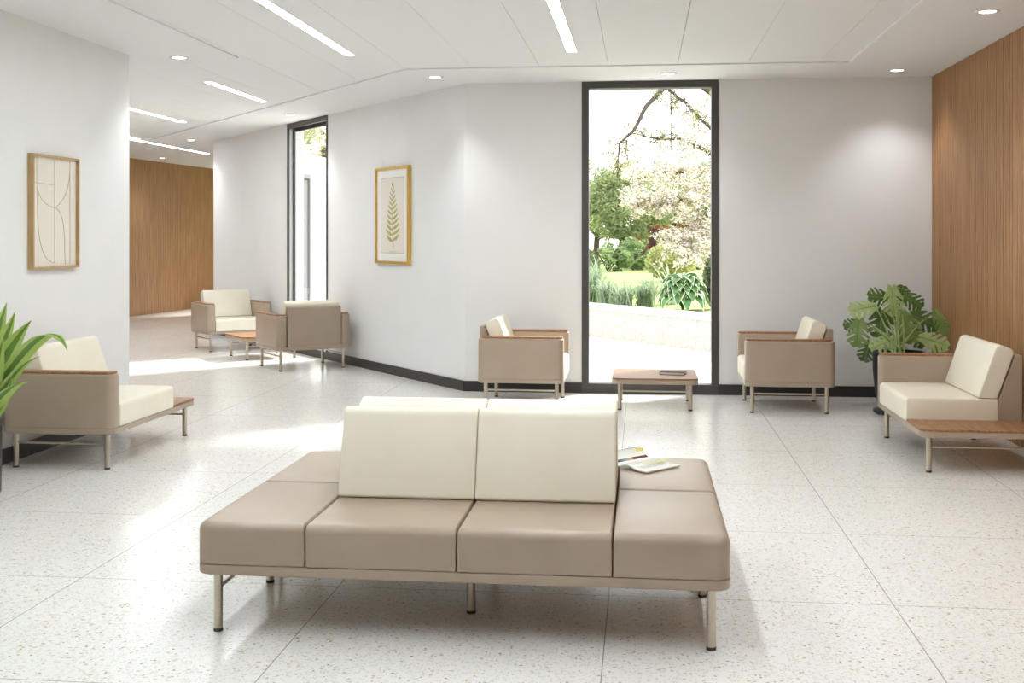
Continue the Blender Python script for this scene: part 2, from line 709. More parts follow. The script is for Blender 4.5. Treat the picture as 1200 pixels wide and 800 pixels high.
structure(sl.build('door_1', mat('grey_door', srgb(120, 122, 126), .5), smooth=False), 'grey door with frame in the white wing outside', 'door')
w = MB()
w.box(XL, XR + .02, -3.7, -3.5, 0, CZ)
structure(w.build('wall_front', M['wall'], smooth=False), 'pale wall behind the viewpoint', 'wall')


# ------------------------------------------------------------------ ceiling lights
def strip(x0, y0, y1, label, z=CZ + .012, w_=.036):
    t = thing('ceiling_light_strip', label, 'ceiling light', (x0, (y0 + y1) / 2, z), 0, 'recessed linear ceiling lights')
    h = (y1 - y0) / 2
    a = MB()
    a.box(-w_, w_, -h, h, -.004, -.001)
    a.build('diffuser', M['led'], t, smooth=False)
    f_ = MB()
    e = .004
    f_.box(-w_ - e, -w_, -h - e, h + e, -.005, 0)
    f_.box(w_, w_ + e, -h - e, h + e, -.005, 0)
    f_.box(-w_, w_, -h - e, -h, -.005, 0)
    f_.box(-w_, w_, h, h + e, -.005, 0)
    f_.build('trim_ring', M['rim'], t, smooth=False)
    return t


strip(-0.545, 1.2, 9.14, 'bright linear ceiling light just left of above the tall garden window')
strip(-2.325, 1.2, 9.12, 'long bright linear ceiling light nearest the left wall corner')
strip(-4.045, 10.53, 12.13, 'short linear ceiling light beyond the left wall corner, nearest of the hall three')
strip(-5.77, 10.4, 14.19, 'linear ceiling light in the hall, middle one of the three by the wall corner')
strip(-7.48, 12.5, 19.44, 'farthest linear ceiling light, in front of the far timber wall', z=CZ)

strip(1.2, 1.2, 7.0, 'added unseen linear light along the slat wall side, for fill')  # extra strip out of view, added to brighten the right side
spots = [(2.205, 7.745, 'round recessed downlight at the upper right, nearest along the slat wall'),
         (2.2, 10.384, 'round recessed downlight in the corner of back wall and slat wall'),
         (0.233, 10.376, 'round recessed downlight right above the tall garden window'),
         (-1.855, 10.363, 'round recessed downlight where the back wall bends'),
         (-3.702, 9.005, 'round recessed downlight just past the corner of the left wall'),
         (-4.123, 13.34, 'round recessed downlight above the narrow window'),
         (-6.674, 16.686, 'small round downlight at the end of the angled wall'),
         (2.205, 5.1, 'added unseen fill downlight beside the slat wall, above the right edge of view'),  # added out of frame as fill for the slat wall
         (-7.0, 11.0, 'added unseen fill downlight behind the corner of the left wall'),  # added out of sight to lift the hall floor
         (-8.0, 14.5, 'added unseen fill downlight behind the left wall, deeper in the hall'),  # second added hall fill, also hidden from the camera
         (-8.708, 20.395, 'small round downlight in front of the far timber wall')]


def downlight(i, x_, y_, label):
    t = thing('downlight', label, 'ceiling light', (x_, y_, CZ), 0, 'round recessed downlights')
    a = MB()
    a.lathe([(.052, -.0045), (.055, -.007), (.075, -.006), (.08, -.0005)], 32)
    a.build('trim_ring', M['rim'], t)
    d = MB()
    d.lathe([(.0005, -.004), (.052, -.004)], 32)
    d.build('diffuser', M['ledspot'], t)
    ld = bpy.data.lights.new('lamp_glow', 'SPOT')
    ld.energy = SPOT_W
    ld.spot_size = R(110)
    ld.spot_blend = .9
    ld.shadow_soft_size = .05
    ld.color = (.97, .985, 1)
    lo = bpy.data.objects.new('lamp_glow', ld)
    COL.objects.link(lo)
    lo.parent = t
    lo.location = (0, 0, -.03)
    return t


for i, (x_, y_, l_) in enumerate(spots):
    downlight(i, x_, y_, l_)

# ------------------------------------------------------------------ seating
D = .73
HD = D / 2
BZ0, BZ1 = .222, .26
SEAT = .412


def legs(root, pts, r=.0165):
    for (x_, y_) in pts:
        m_ = MB()
        m_.tube([(x_, y_, .012), (x_, y_, BZ0 + .002)], r, 20)
        l = m_.build('leg', M['steel'], root)
        g = MB()
        g.lathe([(.0005, 0), (r + .0005, 0), (r + .001, .004), (r + .001, .011), (.0005, .0125)], 20, (x_, y_, 0))
        tag(g.build('glide', M['rubber'], l), 'dark rubber glide')


def stretcher(root, x_, y0, y1, z=.158):
    m_ = MB()
    m_.tube([(x_, y0, z), (x_, y1, z)], .0075, 12)
    m_.build('stretcher', M['steel'], root)


def xprof(a, b_, h):
    return (h, a, b_)


BACKCUSH = [(.085, SEAT + .001), (.207, SEAT + .001), (.318, .722), (.203, .772)]
BACKPAN = [(.215, BZ1), (HD - .002, BZ1), (HD - .002, .695), (.318, .695), (.215, .405)]


def backrest(root, x0, x1, n=1, cream=True):
    m_ = MB()
    m_.rprism(BACKPAN, [.002, .004, .016, .008, .03], x0 + .002, x1 - .002, .008, .008, xprof)
    m_.build('back_panel', M['taupe'], root)
    for k in range(n):
        a, b_ = x0 + (x1 - x0) * k / n, x0 + (x1 - x0) * (k + 1) / n
        m_ = MB()
        m_.rprism(BACKCUSH, [.012, .012, .035, .04], a + .001, b_ - .001, .009, .009, xprof)
        m_.build('back_cushion', M['cream'], root)


def seat(root, x0, x1, material, name='seat_cushion', outer=(False, False), back=.215, wts=None, e=.034):
    l, r = outer
    m_ = MB()
    m_.rprism([(x0 + .002, -HD), (x1 - .002, -HD), (x1 - .002, back), (x0 + .002, back)],
              [.055 if l else .010, .055 if r else .010, .012 if not r else .03, .012 if not l else .03],
              BZ1 + .001, SEAT, .004, e, None, wts or [1, 1 if r else .25, .25, 1 if l else .25], n=8)
    m_.build(name, M[material], root)


def base(root, hw):
    m_ = MB()
    m_.rprism(rect(-hw, hw, -HD, HD), .06, BZ0, BZ1 - .001, .008, .004, n=8)
    m_.build('base', M['taupe'], root)


def arm(root, x0, x1, left):
    rr = [.05, .03, .03, .05] if left else [.03, .05, .05, .03]
    m_ = MB()
    m_.rprism(rect(x0, x1, -HD + .002, HD - .002), rr, BZ1, .598, .004, .014, n=8)
    a = m_.build('armrest', M['taupe'], root)
    m_ = MB()
    m_.rprism(rect(x0 + .008, x1 - .008, -HD + .010, HD - .03), [max(q - .008, .01) for q in rr], .5985, .613, .001, .004, n=8)
    tag(m_.build('arm_cap', M['wood'], a), 'walnut-brown timber cap')


def armchair(label, loc, rz):
    hw = .43
    t = thing('armchair', label, 'armchair', loc, rz, 'taupe and cream lounge armchairs')
    base(t, hw)
    arm(t, -hw, -hw + .115, True)
    arm(t, hw - .115, hw, False)
    seat(t, -hw + .115, hw - .115, 'cream')
    backrest(t, -hw + .117, hw - .117)
    lx, ly = hw - .065, .302
    legs(t, [(sx * lx, sy * ly) for sx in (-1, 1) for sy in (-1, 1)])
    stretcher(t, -lx, -ly, ly)
    stretcher(t, lx, -ly, ly)
    return t


def corner_seat(label, loc, rz):
    """one-armed seat with a low timber table top beside it on the same base"""
    hw = .6825
    t = thing('lounge_chair_with_table', label, 'armchair', loc, rz, 'one-armed lounge seats with attached table')
    base(t, hw)
    arm(t, -hw, -hw + .115, True)
    seat(t, -hw + .115, .275, 'cream')
    backrest(t, -hw + .117, .275)
    m_ = MB()
    m_.rprism(rect(.279, hw, -HD, HD - .002), [.004, .06, .06, .004], BZ1, BZ1 + .014, .001, .004, n=8)
    tag(m_.build('table_top', M['wood'], t), 'walnut-brown timber table top')
    lx, ly = hw - .065, .302
    legs(t, [(sx * lx, sy * ly) for sx in (-1, 1) for sy in (-1, 1)])
    stretcher(t, -lx, -ly, ly)
    stretcher(t, lx, -ly, ly)
    return t


def bench(label, loc, rz):
    hw = .965
    t = thing('waiting_bench', label, 'sofa', loc, rz, 'back-to-back benches')
    base(t, hw)
    s0 = .5535
    seat(t, -hw, -s0, 'taupe', 'end_cushion', (True, False), HD, [1, .25, .5, 1])
    seat(t, s0, hw, 'taupe', 'end_cushion', (False, True), HD, [1, 1, .5, .25])
    seat(t, -s0, 0, 'taupe')
    seat(t, 0, s0, 'taupe')
    backrest(t, -s0, s0, 2)
    lx, ly = hw - .067, .302
    legs(t, [(sx * lx, sy * ly) for sx in (-1, 1) for sy in (-1, 1)] + [(0, 0)])
    stretcher(t, -lx, -ly, ly)
    stretcher(t, lx, -ly, ly)
    return t


def low_table(label, loc, rz):
    hw = .36
    t = thing('low_table', label, 'table', loc, rz, 'low square side tables')
    m_ = MB()
    m_.rprism(rect(-hw, hw, -hw, hw), .06, BZ0, BZ1 - .001, .008, .003, n=8)
    m_.build('base', M['taupe'], t)
    m_ = MB()
    m_.rprism(rect(-hw, hw, -hw, hw), .06, BZ1, BZ1 + .014, .001, .004, n=8)
    tag(m_.build('table_top', M['wood'], t), 'walnut-brown timber top')
    l = .295
    legs(t, [(sx * l, sy * l) for sx in (-1, 1) for sy in (-1, 1)])
    m_ = MB()
    m_.tube([(-l, -l, .158), (l, -l, .158)], .0075, 12)
    m_.build('stretcher', M['steel'], t)
    m_ = MB()
    m_.tube([(-l, l, .158), (l, l, .158)], .0075, 12)
    m_.build('stretcher', M['steel'], t)
    return t


bench('taupe bench with cream backrest in the foreground, nearer of the back-to-back pair', (-.655, 4.445, 0), 0)
bench('bench behind the foreground one, facing the garden window, magazine on its end', (-.655, 5.181, 0), pi)
armchair('armchair right of the garden window, facing left beside the monstera', (1.21, 10.145, 0), -pi / 2)
armchair('armchair left of the garden window, facing right toward the low table', (-1.014, 10.145, 0), pi / 2)


def along(t, n):
    p = AO + AW * t - AN * n
    return (p.x, p.y, 0)


AR = R(38)
armchair('armchair by the narrow window turned with its taupe back to us', along(2.75, .54), AR + pi)
armchair('farthest armchair, facing us in front of the angled wall', along(5.26, .54), AR)
low_table('low timber table between the two armchairs by the narrow window', along(4.06, .54), AR)
low_table('low timber table in front of the garden window, book on it', (.11, 10.12, 0), 0)
corner_seat('one-armed lounge seat with table on the left, against the left wall', (-3.625, 7.565, 0), pi / 2)
corner_seat('one-armed lounge seat with table on the right, against the slat wall', (2.065, 8.04, 0), -pi / 2)

# ------------------------------------------------------------------ book and magazine
bk = thing('book', 'small dark brown book lying on the low table by the window', 'book', (.27, 10.1, BZ1 + .0145), R(-12))
m_ = MB()
m_.box(-.105, .105, -.07, .07, 0, .003)
m_.box(-.105, .105, -.07, .07, .019, .022)
m_.box(-.107, -.104, -.07, .07, 0, .022)
m_.build('cover', M['bookdark'], bk, smooth=False)
m_ = MB()
m_.box(-.103, .100, -.066, .066, .003, .019)
m_.build('page_block', M['page'], bk, smooth=False)
m_ = MB()
m_.box(-.085, .095, -.02, .06, .0221, .0226)
m_.build('cover_print', M['bookcover'], bk, smooth=False)

mg = thing('magazine', 'open magazine with its cover curling up on the rear bench end', 'magazine', (-.026, 5.328, SEAT), R(-42))
# right-hand pages lie nearly flat, left-hand leaf curls up to show its outside
def sheet(prof, y0, y1, th):
    a = MB()
    n = len(prof)
    vs_ = [(x_, y, z) for y in (y0, y1) for x_, z in prof] + [(x_, y, z + th) for y in (y0, y1) for x_, z in prof]
    fs = []
    for i in range(n - 1):
        fs += [(i, n + i, n + i + 1, i + 1), (2 * n + i, 2 * n + i + 1, 3 * n + i + 1, 3 * n + i),
               (i, i + 1, 2 * n + i + 1, 2 * n + i), (n + i, 3 * n + i, 3 * n + i + 1, n + i + 1)]
    fs += [(0, 2 * n, 3 * n, n), (n - 1, 2 * n - 1, 4 * n - 1, 3 * n - 1)]
    return a.add(vs_, fs)
tr = Matrix.Rotation(pi / 2, 4, 'Z')
right = [(.0 + .165 * k / 8, .010 + .010 * sin(pi * min(1, k / 5)) - .006 * k / 8) for k in range(9)]
o = sheet(right, -.112, .112, .006).build('right_page', M['page'], mg)
left = [(0, .008), (-.02, .013), (-.04, .024), (-.058, .040), (-.072, .058)]
o2 = sheet([(x_, z) for x_, z in left], -.112, .112, .004).build('left_page', M['page'], mg)
m_ = MB()
for k in range(11):
    yy = -.10 + .019 * k
    m_.box(.03, .08, yy, yy + .006, .026, .0263)
    m_.box(.10, .145, yy, yy + .006, .0200, .0203)
tx = m_.build('page_text', M['print'], mg, smooth=False)
m_ = MB()
m_.box(.084, .094, -.06, .10, .0245, .0252)
m_.build('yellow_band', M['yellow'], mg, smooth=False)


def cover_mat():
    m = mat('magazine_cover_print', (0.1, 0.1, 0.12, 1), 0.6, spec=.3)
    nt, b, N, L = nodes(m)
    tc = N('ShaderNodeTexCoord')
    sp = N('ShaderNodeSeparateXYZ')
    L(tc.outputs['Object'], sp.inputs[0])
    mr = N('ShaderNodeMapRange')
    mr.inputs[1].default_value = -.13
    mr.inputs[2].default_value = .13
    L(sp.outputs[1], mr.inputs[0])
    rp = ramp(N, [(0.0, srgb(28, 30, 44)), (.22, srgb(60, 76, 104)), (.4, srgb(150, 160, 176)), (.52, srgb(206, 150, 96)),
                  (.58, srgb(30, 22, 22)), (.8, srgb(120, 62, 36)), (1.0, srgb(40, 24, 22))])
    L(mr.outputs[0], rp.inputs[0])
    L(rp.outputs[0], b.inputs['Base Color'])
    return m


m_ = MB()
pr = [(-.0735, .0625), (-.0585, .0432), (-.0405, .0272), (-.026, .0196)]
cv = sheet([(x_, z) for x_, z in pr], -.112, .112, .0012).build('curled_cover', cover_mat(), mg)
m_ = MB()
for k in range(3):
    m_.add([(-.068, .07 + .018 * k, .0585), (-.068, .082 + .018 * k, .0585), (-.057, .082 + .018 * k, .0445), (-.057, .07 + .018 * k, .0445)], [(0, 1, 2, 3)])
m_.build('cover_title', M['yellow'], cv, smooth=False)

# ------------------------------------------------------------------ pictures
def picture(name, label, fr, a0, a1, z0, z1, fm, fwid, depth):
    t = thing(name, label, 'picture')
    m_ = MB()
    m_.box(a0, a0 + fwid, 0, depth, z0, z1, fr)
    m_.box(a1 - fwid, a1, 0, depth, z0, z1, fr)
    m_.box(a0 + fwid, a1 - fwid, 0, depth, z1 - fwid, z1, fr)
    m_.box(a0 + fwid, a1 - fwid, 0, depth, z0, z0 + fwid, fr)
    m_.build('frame', fm, t, smooth=False)
    return t


def lwall(a, n, z):
    return (XL + n, a, z)


pa = (7.325, 7.965, 1.235, 2.012)
t = picture('abstract_picture', 'oak-framed abstract line drawing on the left wall', lwall, *pa, M['oakframe'], .016, .042)
m_ = MB()
m_.box(pa[0] + .01, pa[1] - .01, .002, .02, pa[2] + .01, pa[3] - .01, lwall)
m_.build('paper', M['paper'], t, smooth=False)


def bez(p, n=14):
    if len(p) == 2:
        return [p[0], p[1]]
    res = []
    for k in range(n + 1):
        s = k / n
        q = [Vector(a) for a in p]
        while len(q) > 1:
            q = [q[i].lerp(q[i + 1], s) for i in range(len(q) - 1)]
        res.append(tuple(q[0]))
    return res


def pic_pt(u, v, n=.0215):
    return lwall(pa[0] + .02 + u * (pa[1] - pa[0] - .04), n, pa[3] - .02 - v * (pa[3] - pa[2] - .04))


m_ = MB()
for c in ([(.10, 0), (.10, .25)], [(.0, .235), (.5, .245)], [(.5, 0), (.5, .98)], [(.86, .0), (.86, .99)],
          [(.10, .25), (.13, .42), (.5, .46)], [(.5, .46), (.84, .36), (.86, .08)],
          [(.10, .25), (.12, .60), (.10, .95), (.5, .975)], [(.5, .455), (.76, .50), (.72, .72), (.745, .99)]):
    m_.tube([pic_pt(*q) for q in bez(c)], .0022, 6)
m_.build('line_drawing', M['ink'], t)


def awall(a, n, z):
    return ang(a, -n, z)


pf = (1.117, 1.917, 1.172, 2.192)
t = picture('fern_picture', 'gold-framed botanical fern print on the angled wall', awall, *pf, M['gold'], .026, .04)
m_ = MB()
m_.box(pf[0] + .02, pf[1] - .02, .002, .02, pf[2] + .02, pf[3] - .02, awall)
m_.build('mount', M['mount'], t, smooth=False)
ins = .13
m_ = MB()
m_.box(pf[0] + ins, pf[1] - ins, .0205, .022, pf[2] + ins * .9, pf[3] - ins * .9, awall, 0)
b = .007
m_.box(pf[0] + ins - b, pf[0] + ins, .0202, .0225, pf[2] + ins * .9 - b, pf[3] - ins * .9 + b, awall, 1)
m_.box(pf[1] - ins, pf[1] - ins + b, .0202, .0225, pf[2] + ins * .9 - b, pf[3] - ins * .9 + b, awall, 1)
m_.box(pf[0] + ins, pf[1] - ins, .0202, .0225, pf[2] + ins * .9 - b, pf[2] + ins * .9, awall, 1)
m_.box(pf[0] + ins, pf[1] - ins, .0202, .0225, pf[3] - ins * .9, pf[3] - ins * .9 + b, awall, 1)
m_.build('print', [M['paper'], M['greyline']], t, smooth=False)


def fern_pt(u, v, n=.0226):      # u -1..1 to the right in view, v 0 bottom .. 1 top
    c = (pf[0] + pf[1]) / 2
    return Vector(awall(c - u * .27, n, pf[2] + .17 + v * .72))


m_ = MB()
m_.tube([fern_pt(.10, 0), fern_pt(.04, .2), fern_pt(0, .5), fern_pt(.05, .95)], .003, 6)
for k in range(12):
    s = k / 11
    v0 = .10 + .80 * s ** .92
    ln = (.60 * (1 - s) ** .8 + .05) * (.85 if k == 0 else 1)
    for sd in (-1, 1):
        cx = .04 - .05 * s + .05 * max(0, s - .6)
        up = .085 * (1 - s * .35)
        vv = v0 + (.012 if sd > 0 else -.004)
        pts = bez([(cx, vv), (cx + sd * ln * .55, vv + up * .15), (cx + sd * ln, vv + up)], 10)
        P3 = [fern_pt(*q) for q in pts]
        wd = [(.003 + .021 * (1 - s * .75) * sin(pi * min(1, (i + .9) / 11.5)) * (1 if i % 2 else .5)) for i in range(11)]
        m_.ribbon(P3, wd, (0, 0, 1), 0, 0, 2)
m_.build('fern_drawing', M['fernink'], t)
m_ = MB()
for i, (x0, x1, v) in enumerate(((-.28, .34, -.055), (-.12, .18, -.072))):
    xx = x0
    while xx < x1:
        a, b_ = fern_pt(xx, v), fern_pt(xx + .045, v)
        m_.tube([a, b_], .0028, 4)
        xx += .075
m_.build('caption', M['greyline'], t)

# ------------------------------------------------------------------ indoor plants
G = {}
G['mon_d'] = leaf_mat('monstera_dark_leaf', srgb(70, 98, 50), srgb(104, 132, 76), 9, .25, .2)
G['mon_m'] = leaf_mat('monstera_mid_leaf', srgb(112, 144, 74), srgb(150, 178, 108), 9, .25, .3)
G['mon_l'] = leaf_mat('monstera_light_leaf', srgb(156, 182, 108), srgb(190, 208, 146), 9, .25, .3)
G['stem'] = noise_mat('monstera_stem', srgb(120, 140, 70), srgb(150, 166, 98), 12, .5)


def monstera_leaf(mb, att, mid, nrm, length, width, curl=.35):
    mid = Vector(mid).normalized()
    nrm = Vector(nrm)
    nrm = (nrm - mid * nrm.dot(mid)).normalized()
    lat = mid.cross(nrm)

    def P(s, x_):
        # s along midrib -.18..1, x_ lateral; bend down at rim and tip
        z = -curl * length * (.30 * max(0, s) ** 2 + .55 * (x_ / length) ** 2) + .04 * length * abs(x_) / width
        return att + mid * (s * length) + lat * x_ + nrm * z
    lobes = 4
    for sd in (-1, 1):
        for i in range(lobes):
            s0, s1 = i / lobes * .95, (i + 1) / lobes * .95
            vs_, fs = [], []
            nu, nt = 5, 7
            for u in range(nu + 1):
                for k in range(nt + 1):
                    a = u / nu
                    tt = k / nt
                    g = 0 if tt < .36 else .19 * min(1, (tt - .36) / .12)
                    if i == 0:
                        a2 = a * (1 - g)
                    elif i == lobes - 1:
                        a2 = g + a * (1 - g)
                    else:
                        a2 = g + a * (1 - 2 * g)
                    sm = s0 + (s1 - s0) * a2
                    # half width of heart at this station
                    prof = (sin(pi * min(1, (sm + .22) / 1.22)) ** .62)
                    tip = 1 - (.13 * (2 * abs(a - .5)) ** 3)
                    x_ = sd * width * prof * tt * tip
                    back = -.22 if i == 0 else 0
                    sweep = .34 * tt ** 1.2 * (1 - .6 * sm) + back * (1 - a) * tt * (1 - .5 * tt)
                    if i == 0:
                        sweep -= .20 * (1 - a) * sin(pi * min(1, tt * 1.1))
                    vs_.append(P(min(sm + sweep * (.85 if i < lobes - 1 else .35), 1.04), x_))
            for u in range(nu):
                for k in range(nt):
                    q = u * (nt + 1) + k
                    fs.append((q, q + 1, q + nt + 2, q + nt + 1))
            mb.add(vs_, fs)
    return lat


mp_c = Vector((2.11, 9.88, 0))
plant = thing('monstera_plant', 'monstera in a tall black planter in the corner by the slat wall', 'plant', mp_c)
m_ = MB()
m_.lathe([(.0005, 0), (.19, 0), (.205, .012), (.205, .03), (.17, .05), (.165, .08), (.19, .16), (.21, .36), (.21, .50), (.205, .51), (.19, .51),
          (.185, .47), (.0005, .46)], 48)
m_.build('planter', M['black'], plant)
m_ = MB()
m_.lathe([(.0005, .49), (.10, .487), (.187, .48)], 30)
m_.build('soil', M['soil'], plant)
# (u, v) centre in the photo, depth offset, tip direction (x, z), normal tilt up, length, width, tone
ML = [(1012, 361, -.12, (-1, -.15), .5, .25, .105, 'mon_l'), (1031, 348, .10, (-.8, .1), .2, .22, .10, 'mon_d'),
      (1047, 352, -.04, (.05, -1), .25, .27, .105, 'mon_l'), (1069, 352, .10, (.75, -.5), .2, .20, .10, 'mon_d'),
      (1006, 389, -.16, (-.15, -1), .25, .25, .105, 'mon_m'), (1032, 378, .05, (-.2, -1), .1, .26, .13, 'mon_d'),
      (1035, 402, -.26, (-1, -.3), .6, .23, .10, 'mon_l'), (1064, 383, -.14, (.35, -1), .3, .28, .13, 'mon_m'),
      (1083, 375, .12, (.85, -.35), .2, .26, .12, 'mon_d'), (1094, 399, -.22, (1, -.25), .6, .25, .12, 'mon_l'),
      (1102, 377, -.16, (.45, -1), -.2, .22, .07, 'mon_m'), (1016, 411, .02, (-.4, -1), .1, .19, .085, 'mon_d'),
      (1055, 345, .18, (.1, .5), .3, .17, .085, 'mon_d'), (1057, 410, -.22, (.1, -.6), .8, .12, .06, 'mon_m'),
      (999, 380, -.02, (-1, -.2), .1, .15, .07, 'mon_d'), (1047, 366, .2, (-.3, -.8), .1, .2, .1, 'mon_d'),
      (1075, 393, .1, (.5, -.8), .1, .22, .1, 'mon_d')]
for (u, v, dy, td, up, ln, wd, tone) in ML:
    d0 = 9.86 + dy
    c = atd(u, v, d0 * cos(YAW) + 0.20)
    mid = Vector((td[0], -.35, td[1])).normalized()
    nr = Vector((0.12 * td[0], -1, .25 + up))
    a_ = c - mid * ln * .42
    lf = MB()
    monstera_leaf(lf, a_ - mp_c, mid, nr, ln * .95, wd * .93, random.uniform(.3, .6))
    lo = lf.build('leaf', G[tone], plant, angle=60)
    st = MB()
    root = Vector((random.uniform(-.05, .05), random.uniform(-.05, .05), .48))
    top = a_ - mp_c
    k1 = root.lerp(top, .45) + Vector((0, 0, .10))
    pts = bez([tuple(root), tuple(k1), tuple(top)], 9)
    st.tube(pts, [.009 - .004 * i / 9 for i in range(10)], 8)
    nrm = (nr - mid * nr.dot(mid)).normalized()
    st.tube([a_ - mp_c + mid * (ln * s) - nrm * (.35 * ln * .3 * s * s) + nrm * .002 for s in (0, .3, .6, .9)], [.004, .003, .002, .001], 6)
    st.build('stem', G['stem'], lo)

# strap-leaved plant at the left edge
G['strap'] = leaf_mat('strap_leaf', srgb(134, 164, 72), srgb(172, 192, 106), 5, .35, .3)
G['strapmid'] = leaf_mat('strap_leaf_centre', srgb(78, 112, 46), srgb(104, 138, 62), 5, .35, .3)
sp = Vector((-3.81, 6.16, 0))
plant2 = thing('agave_plant', 'bright green strap-leaved plant in a black pot at the left edge', 'plant', sp)
m_ = MB()
m_.lathe([(.0005, 0), (.205, 0), (.21, .01), (.215, .37), (.21, .385), (.195, .385), (.19, .35), (.0005, .345)], 40)
m_.build('planter', M['black'], plant2)
m_ = MB()
m_.lathe([(.0005, .375), (.10, .37), (.192, .36)], 30)
m_.build('soil', M['soil'], plant2)
dpl = 6.55
SL = [([(-14, 480), (10, 455), (40, 366), (70, 380), (79, 411)], -.25, .035), ([(-30, 480), (-2, 440), (12, 402), (37, 375)], -.1, .05),
      ([(-40, 480), (-14, 440), (8, 400), (18, 364)], .1, .045), ([(-45, 480), (-20, 430), (-2, 390), (8, 354)], .2, .045),
      ([(-14, 490), (8, 462), (14, 425), (48, 417)], -.3, .024), ([(-24, 500), (-2, 480), (2, 445), (38, 447)], -.42, .035),
      ([(-50, 485), (-60, 430), (-45, 390), (-30, 352)], 0, .05), ([(-60, 485), (-85, 450), (-95, 400), (-120, 385)], -.1, .05),
      ([(-55, 490), (-85, 470), (-120, 430), (-140, 460)], -.3, .045), ([(-40, 480), (-40, 440), (-20, 380), (-10, 370)], .25, .05),
      ([(-30, 490), (-20, 470), (-4, 430), (4, 395)], -.35, .05), ([(-10, 505), (0, 490), (8, 470), (14, 440)], -.2, .02)]
for pts, dd, wd in SL:
    n = len(pts)
    c3 = [tuple(atd(u, v, dpl + dd * (i / (n - 1)) - .1) - sp) for i, (u, v) in enumerate(pts)]
    c3[0] = (random.uniform(-.04, .04), random.uniform(-.04, .04), .37)
    cl = bez(c3, 16)
    w_ = [wd * (.55 + .75 * sin(pi * min(1, (i / 16) * .9 + .12)) ** 1.0) * (1 - (i / 16) ** 5) + .0008 for i in range(17)]
    m_ = MB()
    m_.ribbon(cl, w_, _RT.to_3d() + Vector((0, .35, 0)) if abs(dd) > .15 else _RT.to_3d(), .35, 0, 6)
    m_.mi = [1 if (i % 6) in (2, 3) else 0 for i in range(len(m_.f))]
    m_.build('leaf', [G['strap'], G['strapmid']], plant2, angle=60)

# ------------------------------------------------------------------ the garden outside
m_ = MB()
m_.box(-60, 80, -40, 140, -.3, -.02)
structure(m_.build('ground_path', M['concrete'], smooth=False), 'pale paved ground outside the windows', 'ground')
ga, gb = Vector((-0.784, 17.344)), Vector((0.888, 15.04))
gd = (gb - ga).normalized()
gn = Vector((-gd.y, gd.x))      # towards the garden


def gw(s, n, z):
    p = ga + gd * s + gn * n
    return (p.x, p.y, z)


m_ = MB()
m_.box(-6, 6.5, 0, .3, -.02, .385, gw)
structure(m_.build('garden_wall', M['stone'], smooth=False), 'low rough pale stone retaining wall outside', 'wall')
m_ = MB()
m_.rprism([gw(-6.02, -.05, 0)[:2], gw(6.52, -.05, 0)[:2], gw(6.52, .35, 0)[:2], gw(-6.02, .35, 0)[:2]], .01, .385, .45, .012, .012, n=2, ne=2)
structure(m_.build('garden_coping', M['coping']), 'smooth pale coping along the low stone wall', 'coping')
G['lawn'] = noise_mat('lawn', srgb(126, 146, 78), srgb(156, 172, 100), 1.2, .9, bump=.5, bscale=60)
m_ = MB()
q = [gw(-6, .3, 0)[:2], gw(6.5, .3, 0)[:2], (30, 11), (60, 60), (0, 110), (-40, 80)]
m_.add(*flat(q, .40))
for i in range(len(q)):
    a, b_ = q[i], q[(i + 1) % len(q)]
    m_.add([(a[0], a[1], .40), (b_[0], b_[1], .40), (b_[0], b_[1], -.02), (a[0], a[1], -.02)], [(0, 1, 2, 3)])
structure(m_.build('lawn', G['lawn'], smooth=False), 'bright green lawn behind the low stone wall', 'lawn')

G['grey'] = leaf_mat('ornamental_grass', srgb(122, 140, 112), srgb(164, 178, 150), 4, .6, .3)
G['spiky'] = leaf_mat('pale_spiky_leaf', srgb(150, 172, 140), srgb(186, 200, 176), 4, .5, .3)
G['hosta'] = leaf_mat('hosta_green', srgb(62, 104, 52), srgb(96, 136, 76), 6, .45, .12)
G['hostarim'] = leaf_mat('hosta_rim', srgb(206, 212, 184), srgb(222, 226, 202), 6, .5, .12)
G['dark'] = leaf_mat('conifer_needles', srgb(84, 94, 66), srgb(116, 126, 90), 5, .7, .15)
G['tree'] = leaf_mat('tree_leaf', srgb(122, 134, 92), srgb(160, 170, 126), 2, .6, .25)
G['tree2'] = leaf_mat('pale_tree_leaf', srgb(140, 152, 98), srgb(184, 190, 134), 2, .6, .25)
G['bush'] = leaf_mat('bush_leaf', srgb(108, 128, 84), srgb(148, 166, 114), 3, .6, .3)
G['gold'] = leaf_mat('golden_shrub_leaf', srgb(150, 152, 96), srgb(194, 194, 138), 3, .6, .3)
G['blossom'] = leaf_mat('blossom_petals', srgb(236, 214, 214), srgb(250, 240, 236), 3, .7, .3)
G['bleaf'] = leaf_mat('young_leaf', srgb(128, 130, 84), srgb(166, 164, 112), 3, .6, .3)
G['bark'] = noise_mat('bark', srgb(64, 54, 46), srgb(98, 86, 76), 8, .9, stretch=(4, 4, 1), bump=.5)


